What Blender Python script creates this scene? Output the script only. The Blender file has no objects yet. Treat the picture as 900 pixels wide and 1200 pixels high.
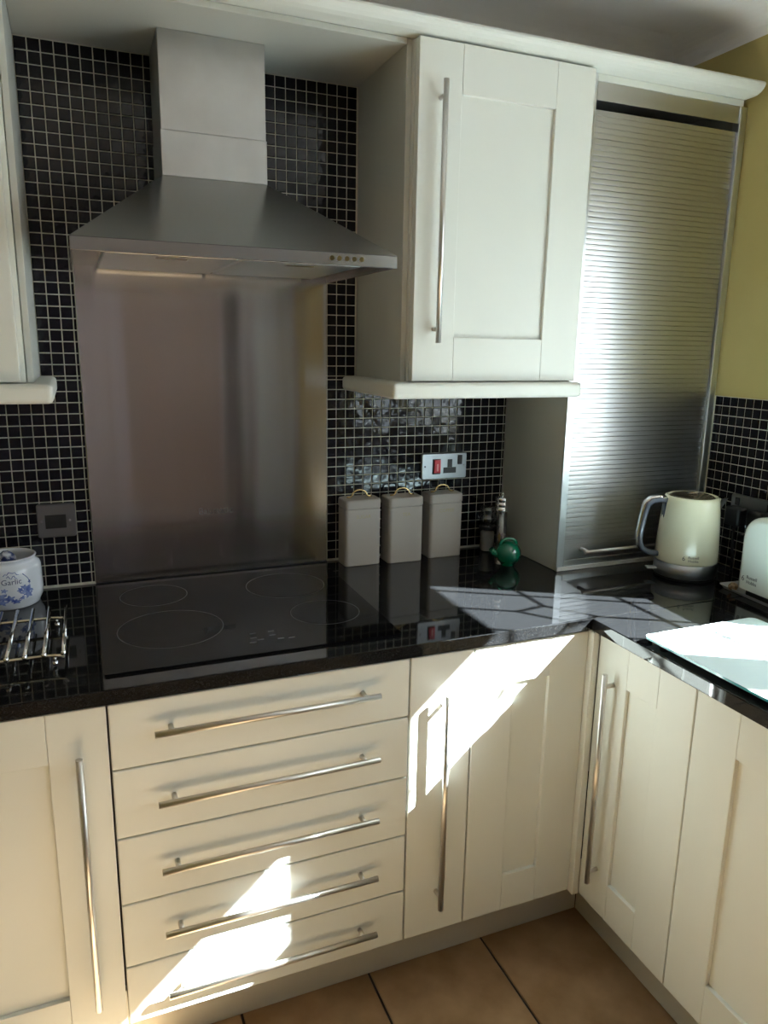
import bpy, bmesh, math, random
from mathutils import Vector, Matrix, Quaternion
random.seed(7)
scene = bpy.context.scene
COL = scene.collection
R = math.radians

# ------------------------------------------------------------------ camera
CAM_POS = Vector((-0.01231922, -1.90552142, 1.45867802))
CAM_RIGHT = Vector((0.92566937, -0.37795820, 0.01684670))
CAM_DOWN = Vector((-0.06831903, -0.21078720, -0.97514167))
CAM_FWD = Vector((0.37211386, 0.90150782, -0.22094099))
FOCAL_PX = 870.654
cam_data = bpy.data.cameras.new('camera')
cam_data.sensor_fit = 'VERTICAL'
cam_data.sensor_height = 36.0
cam_data.lens = FOCAL_PX * 36.0 / 1200.0
cam_data.clip_start = 0.02
cam = bpy.data.objects.new('camera', cam_data)
COL.objects.link(cam)
m3 = Matrix((CAM_RIGHT, -CAM_DOWN, -CAM_FWD)).transposed()
cam.matrix_world = Matrix.Translation(CAM_POS) @ m3.to_4x4()
scene.camera = cam

# ------------------------------------------------------------------ world, sun, daylight
SUN_DIR = Vector((-1.0, 0.58, -0.9)).normalized()
world = bpy.data.worlds.new('world')
scene.world = world
world.use_nodes = True
wb = world.node_tree.nodes['Background']
wb.inputs[0].default_value = (0.80, 0.90, 1.0, 1)
wb.inputs[1].default_value = 3.0
sun_data = bpy.data.lights.new('sun', 'SUN')
sun_data.energy = 75.0
sun_data.angle = 0.0093
sun_data.color = (0.86, 0.945, 1.0)
sun = bpy.data.objects.new('sun', sun_data)
sun.rotation_euler = SUN_DIR.to_track_quat('-Z', 'Y').to_euler()
sun.location = (4, -3, 4)
COL.objects.link(sun)


def area(name, loc, direction, sx, sy, power, color):
    d = bpy.data.lights.new(name, 'AREA')
    d.shape = 'RECTANGLE'
    d.size, d.size_y = sx, sy
    d.energy = power
    d.color = color
    o = bpy.data.objects.new(name, d)
    o.location = loc
    o.rotation_euler = Vector(direction).to_track_quat('-Z', 'Z').to_euler()
    COL.objects.link(o)
    return o


# sky light arriving through the long side window
area('daylight_side_window', (1.82, -1.40, 1.42), (-1, 0, -0.05), 1.05, 0.66, 5.5, (0.90, 0.95, 1.0))

scene.view_settings.view_transform = 'Standard'
scene.view_settings.look = 'None'
scene.view_settings.exposure = 0.94
scene.view_settings.gamma = 1.0
scene.view_settings.use_curve_mapping = False
scene.cycles.max_bounces = 10
scene.cycles.diffuse_bounces = 5
scene.cycles.glossy_bounces = 6
scene.cycles.transparent_max_bounces = 12
scene.cycles.sample_clamp_indirect = 8.0
scene.cycles.caustics_refractive = False
scene.cycles.use_denoising = True

# ------------------------------------------------------------------ materials
MATS = {}


def mat(name, color, rough=0.5, metal=0.0, spec=0.5, aniso=0.0, coat=0.0, coat_rough=0.05):
    m = bpy.data.materials.new(name)
    m.use_nodes = True
    b = m.node_tree.nodes['Principled BSDF']
    b.inputs['Base Color'].default_value = (*color, 1)
    b.inputs['Roughness'].default_value = rough
    b.inputs['Metallic'].default_value = metal
    b.inputs['Specular IOR Level'].default_value = spec
    b.inputs['Anisotropic'].default_value = aniso
    b.inputs['Coat Weight'].default_value = coat
    b.inputs['Coat Roughness'].default_value = coat_rough
    MATS[name] = m
    return m


def nodes_of(m):
    nt = m.node_tree
    return nt, nt.nodes, nt.links, nt.nodes['Principled BSDF']


def add_noise_color(m, scale, c0, c1, p0=0.35, p1=0.65, detail=4.0, coords='Object', stretch=(1, 1, 1)):
    nt, N, L, b = nodes_of(m)
    tc = N.new('ShaderNodeTexCoord')
    mp = N.new('ShaderNodeMapping')
    mp.inputs['Scale'].default_value = stretch
    nz = N.new('ShaderNodeTexNoise')
    nz.inputs['Scale'].default_value = scale
    nz.inputs['Detail'].default_value = detail
    cr = N.new('ShaderNodeValToRGB')
    cr.color_ramp.elements[0].position = p0
    cr.color_ramp.elements[1].position = p1
    cr.color_ramp.elements[0].color = (*c0, 1)
    cr.color_ramp.elements[1].color = (*c1, 1)
    L.new(tc.outputs[coords], mp.inputs[0])
    L.new(mp.outputs[0], nz.inputs['Vector'])
    L.new(nz.outputs['Fac'], cr.inputs[0])
    L.new(cr.outputs[0], b.inputs['Base Color'])
    return nz, cr, mp


def add_bump(m, scale, strength, dist=0.001, detail=2.0, stretch=(1, 1, 1), coords='Object'):
    nt, N, L, b = nodes_of(m)
    tc = N.new('ShaderNodeTexCoord')
    mp = N.new('ShaderNodeMapping')
    mp.inputs['Scale'].default_value = stretch
    nz = N.new('ShaderNodeTexNoise')
    nz.inputs['Scale'].default_value = scale
    nz.inputs['Detail'].default_value = detail
    bp = N.new('ShaderNodeBump')
    bp.inputs['Strength'].default_value = strength
    bp.inputs['Distance'].default_value = dist
    L.new(tc.outputs[coords], mp.inputs[0])
    L.new(mp.outputs[0], nz.inputs['Vector'])
    L.new(nz.outputs['Fac'], bp.inputs['Height'])
    L.new(bp.outputs[0], b.inputs['Normal'])


CREAM = mat('cream_paint', (0.74, 0.72, 0.625), 0.38, spec=0.4)
add_noise_color(CREAM, 3.0, (0.685, 0.695, 0.64), (0.715, 0.725, 0.67))
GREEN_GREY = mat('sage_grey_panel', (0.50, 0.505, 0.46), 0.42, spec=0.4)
PLINTH = mat('plinth_paint', (0.56, 0.54, 0.47), 0.45, spec=0.4)
CARCASS = mat('carcass_board', (0.30, 0.28, 0.24), 0.6)
CARCASS_WHITE = mat('white_board', (0.62, 0.61, 0.58), 0.5)

GRANITE = mat('black_granite', (0.02, 0.02, 0.022), 0.045, spec=0.5)
nz, cr, mp = add_noise_color(GRANITE, 420.0, (0.008, 0.008, 0.0085), (0.026, 0.026, 0.027), 0.46, 0.82, 3.0)
HOB_GLASS = mat('hob_glass', (0.004, 0.004, 0.0045), 0.05, spec=0.25)
HOB_GLASS.node_tree.nodes['Principled BSDF'].inputs['IOR'].default_value = 1.28
HOB_MARK = mat('hob_printing', (0.06, 0.06, 0.062), 0.3)
TILE = mat('black_tile_glaze', (0.006, 0.005, 0.009), 0.08, spec=0.42)
add_bump(TILE, 45.0, 0.34, 0.002, 1.0)
GROUT = mat('grout', (0.46, 0.45, 0.36), 0.9)
add_noise_color(GROUT, 30.0, (0.56, 0.54, 0.42), (0.68, 0.66, 0.54))
def brush(m, rot=0.25):
    nt, N, L, b = nodes_of(m)
    tg = N.new('ShaderNodeTangent')
    tg.direction_type = 'UV_MAP'
    tg.uv_map = 'UVMap'
    L.new(tg.outputs[0], b.inputs['Tangent'])
    b.inputs['Anisotropic Rotation'].default_value = rot


STEEL = mat('brushed_steel', (0.44, 0.44, 0.445), 0.24, 1.0, aniso=0.7)
brush(STEEL)
STEEL_SPLASH = mat('splashback_steel', (0.74, 0.74, 0.76), 0.14, 1.0, aniso=0.92)
add_bump(STEEL_SPLASH, 7.0, 0.16, 0.008, 2.0, (1, 1, 0.10))
brush(STEEL_SPLASH)
STEEL_CHIMNEY = mat('matt_steel', (0.66, 0.64, 0.62), 0.42, 1.0, aniso=0.3)
add_noise_color(STEEL_CHIMNEY, 9.0, (0.50, 0.495, 0.48), (0.60, 0.595, 0.58), 0.3, 0.7, 6.0)
ALU = mat('aluminium_slat', (0.56, 0.56, 0.555), 0.30, 1.0, aniso=0.6)
brush(ALU)
ALU_FRAME = mat('aluminium_frame', (0.66, 0.68, 0.69), 0.32, 1.0)
FILTER = mat('filter_aluminium', (0.88, 0.89, 0.88), 0.28, 1.0)
HANDLE = mat('satin_nickel', (0.66, 0.635, 0.60), 0.34, 1.0)
CHROME = mat('chrome', (0.85, 0.86, 0.88), 0.06, 1.0)
BRASS = mat('brass', (0.80, 0.58, 0.28), 0.25, 1.0)
BRASS_PALE = mat('pale_gold_wire', (0.78, 0.72, 0.55), 0.15, 1.0)
PLATE = mat('brushed_plate', (0.34, 0.35, 0.37), 0.33, 1.0)
BLACK = mat('black_plastic', (0.012, 0.012, 0.013), 0.35)
DARK = mat('dark_recess', (0.02, 0.018, 0.02), 0.7)
RED = mat('red_rocker', (0.62, 0.03, 0.05), 0.3)
TAUPE = mat('taupe_enamel', (0.36, 0.325, 0.29), 0.45, spec=0.4)
GOLD_INK = mat('gold_lettering', (0.36, 0.31, 0.17), 0.4)
GREEN = mat('green_glaze', (0.0, 0.115, 0.055), 0.10, spec=0.6, coat=0.5)
SALT = mat('salt', (0.62, 0.60, 0.58), 0.9)
PEPPER = mat('peppercorns', (0.03, 0.022, 0.018), 0.6)
add_noise_color(PEPPER, 220.0, (0.008, 0.006, 0.005), (0.09, 0.06, 0.04))
CREAM_ENAMEL = mat('cream_enamel', (0.76, 0.74, 0.55), 0.16, spec=0.5, coat=0.4)
TOASTER_ENAMEL = mat('pale_enamel', (0.72, 0.75, 0.68), 0.16, spec=0.5, coat=0.4)
INK = mat('dark_grey_ink', (0.07, 0.07, 0.07), 0.5)
AMBER_LID = mat('smoky_lid', (0.06, 0.05, 0.03), 0.12, coat=0.4)
CERAMIC = mat('white_ceramic', (0.72, 0.75, 0.82), 0.12, spec=0.5, coat=0.4)
BLUE_INK = mat('blue_transfer', (0.06, 0.10, 0.36), 0.25)
add_noise_color(BLUE_INK, 90.0, (0.04, 0.07, 0.30), (0.24, 0.31, 0.58))
BLUE_DARK = mat('blue_lettering', (0.04, 0.055, 0.16), 0.3)
DARK_INSIDE = mat('garlic_skin', (0.30, 0.17, 0.13), 0.7)
BLUE_FOIL = mat('blue_and_white_glaze', (0.1, 0.14, 0.3), 0.15)
add_noise_color(BLUE_FOIL, 60.0, (0.05, 0.07, 0.20), (0.70, 0.74, 0.85), 0.45, 0.62)
WALNUT = mat('walnut_shell', (0.28, 0.18, 0.09), 0.7)
add_noise_color(WALNUT, 120.0, (0.16, 0.09, 0.04), (0.48, 0.33, 0.19))
add_bump(WALNUT, 90.0, 0.8, 0.003)
BOARD = mat('white_board_glass', (0.76, 0.92, 0.93), 0.10, spec=0.5)
BOARD_EDGE = mat('green_glass_edge', (0.05, 0.30, 0.33), 0.08, spec=0.6)
GREY_TRAY = mat('grey_tray', (0.62, 0.65, 0.68), 0.35, 0.5)
YELLOW = mat('yellow_wall_paint', (0.44, 0.36, 0.14), 0.75, spec=0.25)
add_noise_color(YELLOW, 2.5, (0.42, 0.345, 0.125), (0.47, 0.39, 0.155))
add_bump(YELLOW, 120.0, 0.15, 0.001)
BACKWALL = mat('back_wall_paint', (0.44, 0.37, 0.36), 0.8, spec=0.2)
MAUVE = mat('mauve_grey_paint', (0.42, 0.37, 0.40), 0.8, spec=0.2)
GREY_DOOR = mat('pale_grey_gloss', (0.52, 0.56, 0.62), 0.35)
CEILING = mat('ceiling_paint', (0.80, 0.775, 0.76), 0.85, spec=0.2)
add_bump(CEILING, 60.0, 0.2, 0.002)
FLOOR_TILE = mat('terracotta_floor_tile', (0.5, 0.3, 0.15), 0.42, spec=0.4)
add_noise_color(FLOOR_TILE, 9.0, (0.26, 0.15, 0.068), (0.45, 0.295, 0.165), 0.3, 0.72, 8.0, 'Object')
add_bump(FLOOR_TILE, 40.0, 0.12, 0.002, 4.0)
FLOOR_GROUT = mat('dark_floor_grout', (0.05, 0.04, 0.033), 0.9)
UPVC = mat('white_upvc', (0.80, 0.80, 0.80), 0.3)
LEAD = mat('window_lead', (0.08, 0.08, 0.085), 0.5)
WOOD = mat('brown_door_wood', (0.22, 0.11, 0.06), 0.5)
add_noise_color(WOOD, 8.0, (0.20, 0.14, 0.12), (0.34, 0.25, 0.215), 0.3, 0.7, 6.0, 'Object', (6, 6, 0.5))
RUBBER = mat('clear_rubber', (0.35, 0.38, 0.38), 0.5)

GLASS = bpy.data.materials.new('window_glass')
GLASS.use_nodes = True
_nt = GLASS.node_tree
for n in list(_nt.nodes):
    _nt.nodes.remove(n)
_out = _nt.nodes.new('ShaderNodeOutputMaterial')
_mix = _nt.nodes.new('ShaderNodeMixShader')
_tr = _nt.nodes.new('ShaderNodeBsdfTransparent')
_gl = _nt.nodes.new('ShaderNodeBsdfGlossy')
_gl.inputs['Roughness'].default_value = 0.02
_tr.inputs[0].default_value = (0.95, 0.97, 0.96, 1)
_mix.inputs[0].default_value = 0.06
_nt.links.new(_tr.outputs[0], _mix.inputs[1])
_nt.links.new(_gl.outputs[0], _mix.inputs[2])
_nt.links.new(_mix.outputs[0], _out.inputs[0])
JARGLASS = GLASS.copy()
JARGLASS.name = 'clear_jar_glass'
for n in JARGLASS.node_tree.nodes:
    if n.type == 'BSDF_TRANSPARENT':
        n.inputs[0].default_value = (0.62, 0.64, 0.66, 1)
    if n.type == 'MIX_SHADER':
        n.inputs[0].default_value = 0.26
# thin glass: the same panes reflect a little of the room


# ------------------------------------------------------------------ mesh helpers
def new_bm():
    return bmesh.new()


def bm_box(bm, x0, x1, y0, y1, z0, z1, bevel=0.0, seg=2):
    vs = [bm.verts.new((x, y, z)) for x in (x0, x1) for y in (y0, y1) for z in (z0, z1)]
    idx = ((0, 1, 3, 2), (4, 6, 7, 5), (0, 4, 5, 1), (2, 3, 7, 6), (0, 2, 6, 4), (1, 5, 7, 3))
    fs = [bm.faces.new([vs[i] for i in f]) for f in idx]
    if bevel > 0:
        es = list({e for f in fs for e in f.edges})
        bmesh.ops.bevel(bm, geom=es, offset=bevel, segments=seg, profile=0.5, affect='EDGES', clamp_overlap=True)
    return vs


def bm_cyl(bm, p0, p1, r0, r1=None, n=16, cap=True):
    r1 = r0 if r1 is None else r1
    p0, p1 = Vector(p0), Vector(p1)
    d = (p1 - p0).normalized()
    a = d.orthogonal().normalized()
    b = d.cross(a)
    A = [bm.verts.new(p0 + (a * math.cos(2 * math.pi * i / n) + b * math.sin(2 * math.pi * i / n)) * r0) for i in range(n)]
    B = [bm.verts.new(p1 + (a * math.cos(2 * math.pi * i / n) + b * math.sin(2 * math.pi * i / n)) * r1) for i in range(n)]
    for i in range(n):
        f = bm.faces.new((A[i], A[(i + 1) % n], B[(i + 1) % n], B[i]))
        f.smooth = True
    if cap:
        bm.faces.new(A[::-1])
        bm.faces.new(B)


def bm_tube(bm, pts, r, n=10, closed=False):
    pts = [Vector(p) for p in pts]
    m = len(pts)
    rings = []
    prev = None
    for i, p in enumerate(pts):
        if closed:
            t = pts[(i + 1) % m] - pts[i - 1]
        else:
            t = pts[min(i + 1, m - 1)] - pts[max(i - 1, 0)]
        t.normalize()
        if prev is None:
            a = t.orthogonal().normalized()
        else:
            a = (prev - t * prev.dot(t)).normalized()
        prev = a
        b = t.cross(a)
        rings.append([bm.verts.new(p + (a * math.cos(2 * math.pi * k / n) + b * math.sin(2 * math.pi * k / n)) * r) for k in range(n)])
    for i in range(m if closed else m - 1):
        A, B = rings[i], rings[(i + 1) % m]
        for k in range(n):
            f = bm.faces.new((A[k], A[(k + 1) % n], B[(k + 1) % n], B[k]))
            f.smooth = True
    if not closed:
        bm.faces.new(rings[0][::-1])
        bm.faces.new(rings[-1])


def bm_lathe(bm, prof, cx=0.0, cy=0.0, n=32, smooth=True):
    rings = []
    for r, z in prof:
        if r < 1e-6:
            rings.append([bm.verts.new((cx, cy, z))])
        else:
            rings.append([bm.verts.new((cx + r * math.cos(2 * math.pi * k / n), cy + r * math.sin(2 * math.pi * k / n), z)) for k in range(n)])
    for A, B in zip(rings, rings[1:]):
        for k in range(n):
            k2 = (k + 1) % n
            if len(A) == 1 and len(B) == 1:
                continue
            if len(A) == 1:
                f = bm.faces.new((A[0], B[k2], B[k]))
            elif len(B) == 1:
                f = bm.faces.new((A[k], A[k2], B[0]))
            else:
                f = bm.faces.new((A[k], A[k2], B[k2], B[k]))
            f.smooth = smooth


def bm_prism(bm, poly, axis, a0, a1):
    """extrude a closed 2D polygon along an axis (0: poly=(y,z), 1: poly=(x,z), 2: poly=(x,y))"""
    def mk(p, a):
        return {0: (a, p[0], p[1]), 1: (p[0], a, p[1]), 2: (p[0], p[1], a)}[axis]
    A = [bm.verts.new(mk(p, a0)) for p in poly]
    B = [bm.verts.new(mk(p, a1)) for p in poly]
    n = len(poly)
    for i in range(n):
        bm.faces.new((A[i], A[(i + 1) % n], B[(i + 1) % n], B[i]))
    bm.faces.new(A[::-1])
    bm.faces.new(B)


def rounded_rect(x0, x1, y0, y1, r, n=5):
    pts = []
    for cx, cy, a0 in ((x1 - r, y1 - r, 0), (x0 + r, y1 - r, 90), (x0 + r, y0 + r, 180), (x1 - r, y0 + r, 270)):
        for i in range(n + 1):
            a = R(a0 + 90 * i / n)
            pts.append((cx + r * math.cos(a), cy + r * math.sin(a)))
    return pts


def finish(name, bm, material, parent=None, uv=False):
    bmesh.ops.recalc_face_normals(bm, faces=bm.faces)
    me = bpy.data.meshes.new(name)
    bm.to_mesh(me)
    bm.free()
    if uv:
        l = me.uv_layers.new(name='UVMap')
        for p in me.polygons:
            n = p.normal
            for li in p.loop_indices:
                c = me.vertices[me.loops[li].vertex_index].co
                l.data[li].uv = (c.y if abs(n.x) > 0.7 else c.x, c.y if abs(n.z) > 0.9 else c.z)
    if isinstance(material, (list, tuple)):
        for m in material:
            me.materials.append(m)
    else:
        me.materials.append(material)
    o = bpy.data.objects.new(name, me)
    COL.objects.link(o)
    if parent is not None:
        o.parent = parent
    return o


def part(name, bm, material, root, uv=False, loc=None):
    """bm is in world coordinates; root is an unrotated empty or mesh with a location"""
    base = root
    off = Vector((0, 0, 0))
    while base is not None:
        off += base.location
        base = base.parent
    bmesh.ops.translate(bm, verts=bm.verts, vec=-off)
    return finish(name, bm, material, root, uv)


def lpart(name, bm, material, root, uv=False):
    """bm is in the root's own coordinates"""
    return finish(name, bm, material, root, uv)


def box_part(name, dims, material, root, bevel=0.0, seg=2, uv=False):
    bm = new_bm()
    bm_box(bm, *dims, bevel=bevel, seg=seg)
    return part(name, bm, material, root, uv)


def tag(o, label, cat, group=None):
    o['label'] = label
    o['category'] = cat
    if group:
        o['group'] = group
    return o


def thing(name, loc, label, cat, group=None, rz=0.0):
    e = bpy.data.objects.new(name, None)
    e.empty_display_size = 0.05
    e.location = loc
    e.rotation_euler = (0, 0, rz)
    COL.objects.link(e)
    return tag(e, label, cat, group)


def struct(o, label=None, cat=None):
    o['kind'] = 'structure'
    if label:
        o['label'] = label
        o['category'] = cat
    return o


def text_mesh(body, size, extrude=0.0003):
    cu = bpy.data.curves.new('lettering_curve', 'FONT')
    cu.body = body
    cu.size = size
    cu.extrude = extrude
    cu.align_x = 'CENTER'
    cu.align_y = 'CENTER'
    cu.resolution_u = 3
    ob = bpy.data.objects.new('lettering_tmp', cu)
    COL.objects.link(ob)
    dg = bpy.context.evaluated_depsgraph_get()
    me = bpy.data.meshes.new_from_object(ob.evaluated_get(dg))
    bpy.data.objects.remove(ob)
    bpy.data.curves.remove(cu)
    return me


def text_part(name, body, size, material, root, fn, extrude=0.0003, sx=1.0):
    """fn maps the flat lettering coordinates (u right, v up, w out) into the root's frame"""
    me = text_mesh(body, size, extrude)
    for v in me.vertices:
        v.co = fn(v.co.x * sx, v.co.y, v.co.z)
    me.materials.clear()
    me.materials.append(material)
    o = bpy.data.objects.new(name, me)
    COL.objects.link(o)
    o.parent = root
    return o


def project(x, y, z):
    d = Vector((x, y, z)) - CAM_POS
    w = d.dot(CAM_FWD)
    return 450 + FOCAL_PX * d.dot(CAM_RIGHT) / w, 600 + FOCAL_PX * d.dot(CAM_DOWN) / w, w


# ------------------------------------------------------------------ key dimensions (metres)
XR = 1.658            # right wall
YREAR = -4.2
XLEFT = -2.0
ZC = 2.30             # ceiling
WT = 0.864            # worktop top
WB = 0.8355           # worktop underside
YW = -0.627           # back worktop front edge
YD = -0.620           # base door fronts on the back run
XW = 1.0266           # right worktop front edge
XD = 1.044            # base door fronts on the right run
ZT = 2.0765           # soffit over the hood
PITCH = 0.026

# ------------------------------------------------------------------ room shell
bm = new_bm()
bm_box(bm, XLEFT - 0.1, XR + 0.3, YREAR - 0.1, 0.12, -0.08, -0.006)
floor = struct(finish('floor', bm, FLOOR_GROUT))
bm = new_bm()
FP = 0.303
FY = 0.40
bm_box(bm, -FP / 2 + 0.003, FP / 2 - 0.003, -FY / 2 + 0.003, FY / 2 - 0.003, -0.006, 0.0, 0.0018, 1)
bmesh.ops.recalc_face_normals(bm, faces=bm.faces)
ft_mesh = bpy.data.meshes.new('floor_tile')
bm.to_mesh(ft_mesh)
bm.free()
ft_mesh.materials.append(FLOOR_TILE)
ix0 = math.floor((XLEFT - 0.5365) / FP) + 1
for i in range(ix0, 4):
    for j in range(0, 10):
        x = 0.5365 + FP * (i + 0.5)
        y = -0.520 - FY * (j + 0.5)
        if y < YREAR + 0.1 or (x > XD + 0.2 and y < -0.5):
            continue
        o = bpy.data.objects.new('floor_tile', ft_mesh)
        o.location = (x, y, 0)
        o.rotation_euler = (0, 0, random.choice((0, math.pi)))
        o.parent = floor
        COL.objects.link(o)

bm = new_bm()
bm_box(bm, XLEFT - 0.1, XR + 0.3, YREAR - 0.1, 0.12, ZC, ZC + 0.08)
struct(finish('ceiling', bm, CEILING))
bm = new_bm()
bm_box(bm, XLEFT - 0.1, XR + 0.3, 0.0, 0.12, -0.08, ZC)
wall_back = struct(finish('wall_back', bm, BACKWALL))
bm = new_bm()
bm_box(bm, XLEFT - 0.1, XLEFT, YREAR, 0.0, -0.08, ZC)
struct(finish('wall_left', bm, YELLOW))

# right wall with the window opening above the worktop
GY0, GY1, GZ1 = -2.90, -2.10, 2.0      # opening for an added garden door behind the camera, lets sun in
WY0, WY1, WZ0, WZ1 = -1.98, -0.80, 1.05, 1.83
bm = new_bm()
bm_box(bm, XR, XR + 0.18, WY1, 0.0, -0.08, ZC)
bm_box(bm, XR, XR + 0.18, YREAR, GY0, -0.08, ZC)
bm_box(bm, XR, XR + 0.18, GY1, WY0, -0.08, ZC)
bm_box(bm, XR, XR + 0.18, GY0, GY1, GZ1, ZC)
bm_box(bm, XR, XR + 0.18, GY0, GY1, -0.08, 0.0)
bm_box(bm, XR, XR + 0.18, WY0, WY1, -0.08, WZ0)
bm_box(bm, XR, XR + 0.18, WY0, WY1, WZ1, ZC)
wall_right = struct(finish('wall_right', bm, YELLOW))

# rear wall behind the camera; its two doors are added for steel reflections
DX0, DX1, DZ1 = 0.30, 1.06, 1.92
EX0, EX1 = 1.29, 1.64
bm = new_bm()
for a in ((XLEFT, DX0, -0.08, ZC), (DX0, DX1, DZ1, ZC), (DX1, EX0, -0.08, ZC), (EX0, EX1, DZ1, ZC), (EX1, XR, -0.08, ZC)):
    bm_box(bm, a[0], a[1], YREAR - 0.1, YREAR, a[2], a[3])
struct(finish('wall_rear', bm, MAUVE))

# coving round the two walls in view
bm = new_bm()
cov = [(0.0, ZC)] + [(-0.1 * (1 - math.sin(R(a))), ZC - 0.066 * (1 - math.cos(R(a)))) for a in range(0, 91, 10)]
bm_prism(bm, cov, 0, XLEFT, XR)
struct(finish('trim_1', bm, CEILING))
bm = new_bm()
cov = [(XR, ZC)] + [(XR - 0.1 * (1 - math.sin(R(a))), ZC - 0.066 * (1 - math.cos(R(a)))) for a in range(0, 91, 10)]
bm_prism(bm, cov, 1, YREAR, 0.0)
struct(finish('trim_2', bm, CEILING))

# side window: white frame, two leaded casements
XG = 1.76
win = struct(thing('window_1', (XG, (WY0 + WY1) / 2, WZ0), 'white framed leaded casement window above the worktop', 'window'))
box_part('window_sill', (XR - 0.03, XG - 0.02, WY0 - 0.0, WY1 + 0.0, WZ0 - 0.0, WZ0 + 0.018), UPVC, win, 0.004)
F0, F1 = WY0 + 0.01, WY1 - 0.01
ITOP, IBOT = 1.778, 1.105
IFAR, INEAR = -0.856, -1.915
M0, M1 = -1.452, -1.316
for d in ((F0, F1, ITOP, WZ1), (F0, F1, WZ0 + 0.018, IBOT), (IFAR, F1, IBOT, ITOP), (F0, INEAR, IBOT, ITOP), (M0, M1, IBOT, ITOP)):
    box_part('window_frame', (XG - 0.02, XG + 0.04, *d), UPVC, win, 0.004, 1)
for y0, y1 in ((M1, IFAR), (INEAR, M0)):
    box_part('pane', (XG + 0.004, XG + 0.008, y0, y1, IBOT, ITOP), GLASS, win)
    bm = new_bm()
    ya, yb = y1 - 0.051, y1 - 0.183
    zs = (1.582, 1.396, 1.21)
    w = 0.005

    def lead(p, q):
        bm_cyl(bm, (XG + 0.006, p[0], p[1]), (XG + 0.006, q[0], q[1]), w, n=6)
    lead((ya, IBOT), (ya, ITOP))
    lead((yb, ITOP), (yb, zs[0] + 0.07))
    lead((yb, zs[0] - 0.07), (yb, IBOT))
    lead((yb - 0.14, ITOP), (yb - 0.14, IBOT))
    lead((y1, zs[0]), (yb + 0.057, zs[0]))
    lead((yb - 0.057, zs[0]), (y0, zs[0]))
    for zz in zs[1:]:
        lead((y1, zz), (y0, zz))
    dia = [(yb, zs[0] + 0.07), (yb + 0.057, zs[0]), (yb, zs[0] - 0.07), (yb - 0.057, zs[0])]
    for k in range(4):
        lead(dia[k], dia[(k + 1) % 4])
    part('leading', bm, LEAD, win)

added_door1 = struct(thing('added_door_1', ((DX0 + DX1) / 2, YREAR - 0.04, 0), 'brown door added behind the camera for reflections in the splashback', 'door'))  # added unseen door, gives the steel a brown reflected streak
box_part('door_leaf', (DX0 + 0.003, DX1 - 0.003, YREAR - 0.06, YREAR - 0.02, 0.005, DZ1 - 0.003), WOOD, added_door1, 0.003, 1)
for z0, z1 in ((0.2, 0.85), (1.0, 1.75)):
    box_part('door_panel', (DX0 + 0.12, DX1 - 0.12, YREAR - 0.021, YREAR - 0.012, z0, z1), WOOD, added_door1, 0.006, 1)

added_door3 = struct(thing('added_door_3', (XG, (GY0 + GY1) / 2, 0), 'added unseen white half-glazed door in the right wall, lets sun onto the floor', 'door'))  # added unseen door, admits sun so the floor bounces light upward
for d in ((GY0 + 0.003, GY0 + 0.09, 0.004, GZ1 - 0.003), (GY1 - 0.09, GY1 - 0.003, 0.004, GZ1 - 0.003), (GY0 + 0.09, GY1 - 0.09, 0.004, 0.98), (GY0 + 0.09, GY1 - 0.09, GZ1 - 0.09, GZ1 - 0.003)):
    box_part('added_door_strip', (XG - 0.02, XG + 0.03, *d), UPVC, added_door3, 0.004, 1)
box_part('pane', (XG, XG + 0.004, GY0 + 0.09, GY1 - 0.09, 0.98, GZ1 - 0.09), GLASS, added_door3)
added_door2 = struct(thing('added_door_2', ((EX0 + EX1) / 2, YREAR - 0.04, 0), 'pale grey door added behind the camera for reflections in the splashback', 'door'))  # added unseen door, gives the steel a blue-grey reflected streak
box_part('door_leaf', (EX0 + 0.003, EX1 - 0.003, YREAR - 0.06, YREAR - 0.02, 0.005, DZ1 - 0.003), GREY_DOOR, added_door2, 0.003, 1)
box_part('added_door_strip', (1.12, 1.23, YREAR, YREAR + 0.03, 0.0, 2.05), DARK, added_door2, 0.003, 1)  # dark strip added to reflect as a dark streak in the splashback

# ------------------------------------------------------------------ mosaic tiles on the back and right walls
TS = 0.0236


def tile_mesh(w, h, name='mosaic_tile'):
    bm = new_bm()
    rings = []
    for ins, d in ((0.0, 0.0), (0.0, 0.0030), (0.0014, 0.0042)):
        rings.append([bm.verts.new((sx * (w / 2 - ins), -d, sz * (h / 2 - ins))) for sx, sz in ((-1, -1), (1, -1), (1, 1), (-1, 1))])
    for A, B in zip(rings, rings[1:]):
        for k in range(4):
            bm.faces.new((A[k], A[(k + 1) % 4], B[(k + 1) % 4], B[k]))
    bm.faces.new(rings[-1])
    bmesh.ops.recalc_face_normals(bm, faces=bm.faces)
    for f in bm.faces:
        if f.normal.y > 0.5:
            f.normal_flip()
    me = bpy.data.meshes.new(name)
    bm.to_mesh(me)
    bm.free()
    me.materials.append(TILE)
    return me


OCC = [(0.186, 0.41, -0.17, 0, 1.78, 2.08), (-0.01, 0.61, -0.47, -0.01, 1.60, 1.66), (0.05, 0.55, -0.3, -0.01, 1.63, 1.74),
       (0.63, 0.99, -0.09, -0.01, 0.864, 1.047), (0.684, 1.157, -0.34, 0, 1.334, 2.1), (-0.7, -0.0864, -0.34, 0, 1.334, 2.1),
       (1.157, 1.172, -0.3, 0, 0.864, 2.1), (1.40, 1.54, -0.52, -0.36, 0.864, 1.08), (1.45, 1.62, -0.9, -0.62, 0.88, 1.08),
       (0.88, 1.03, -0.012, -0.005, 1.08, 1.156), (-0.12, -0.035, -0.012, -0.005, 0.992, 1.074), (1.62, 1.65, -0.56, -0.41, 1.0, 1.07)]


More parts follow.
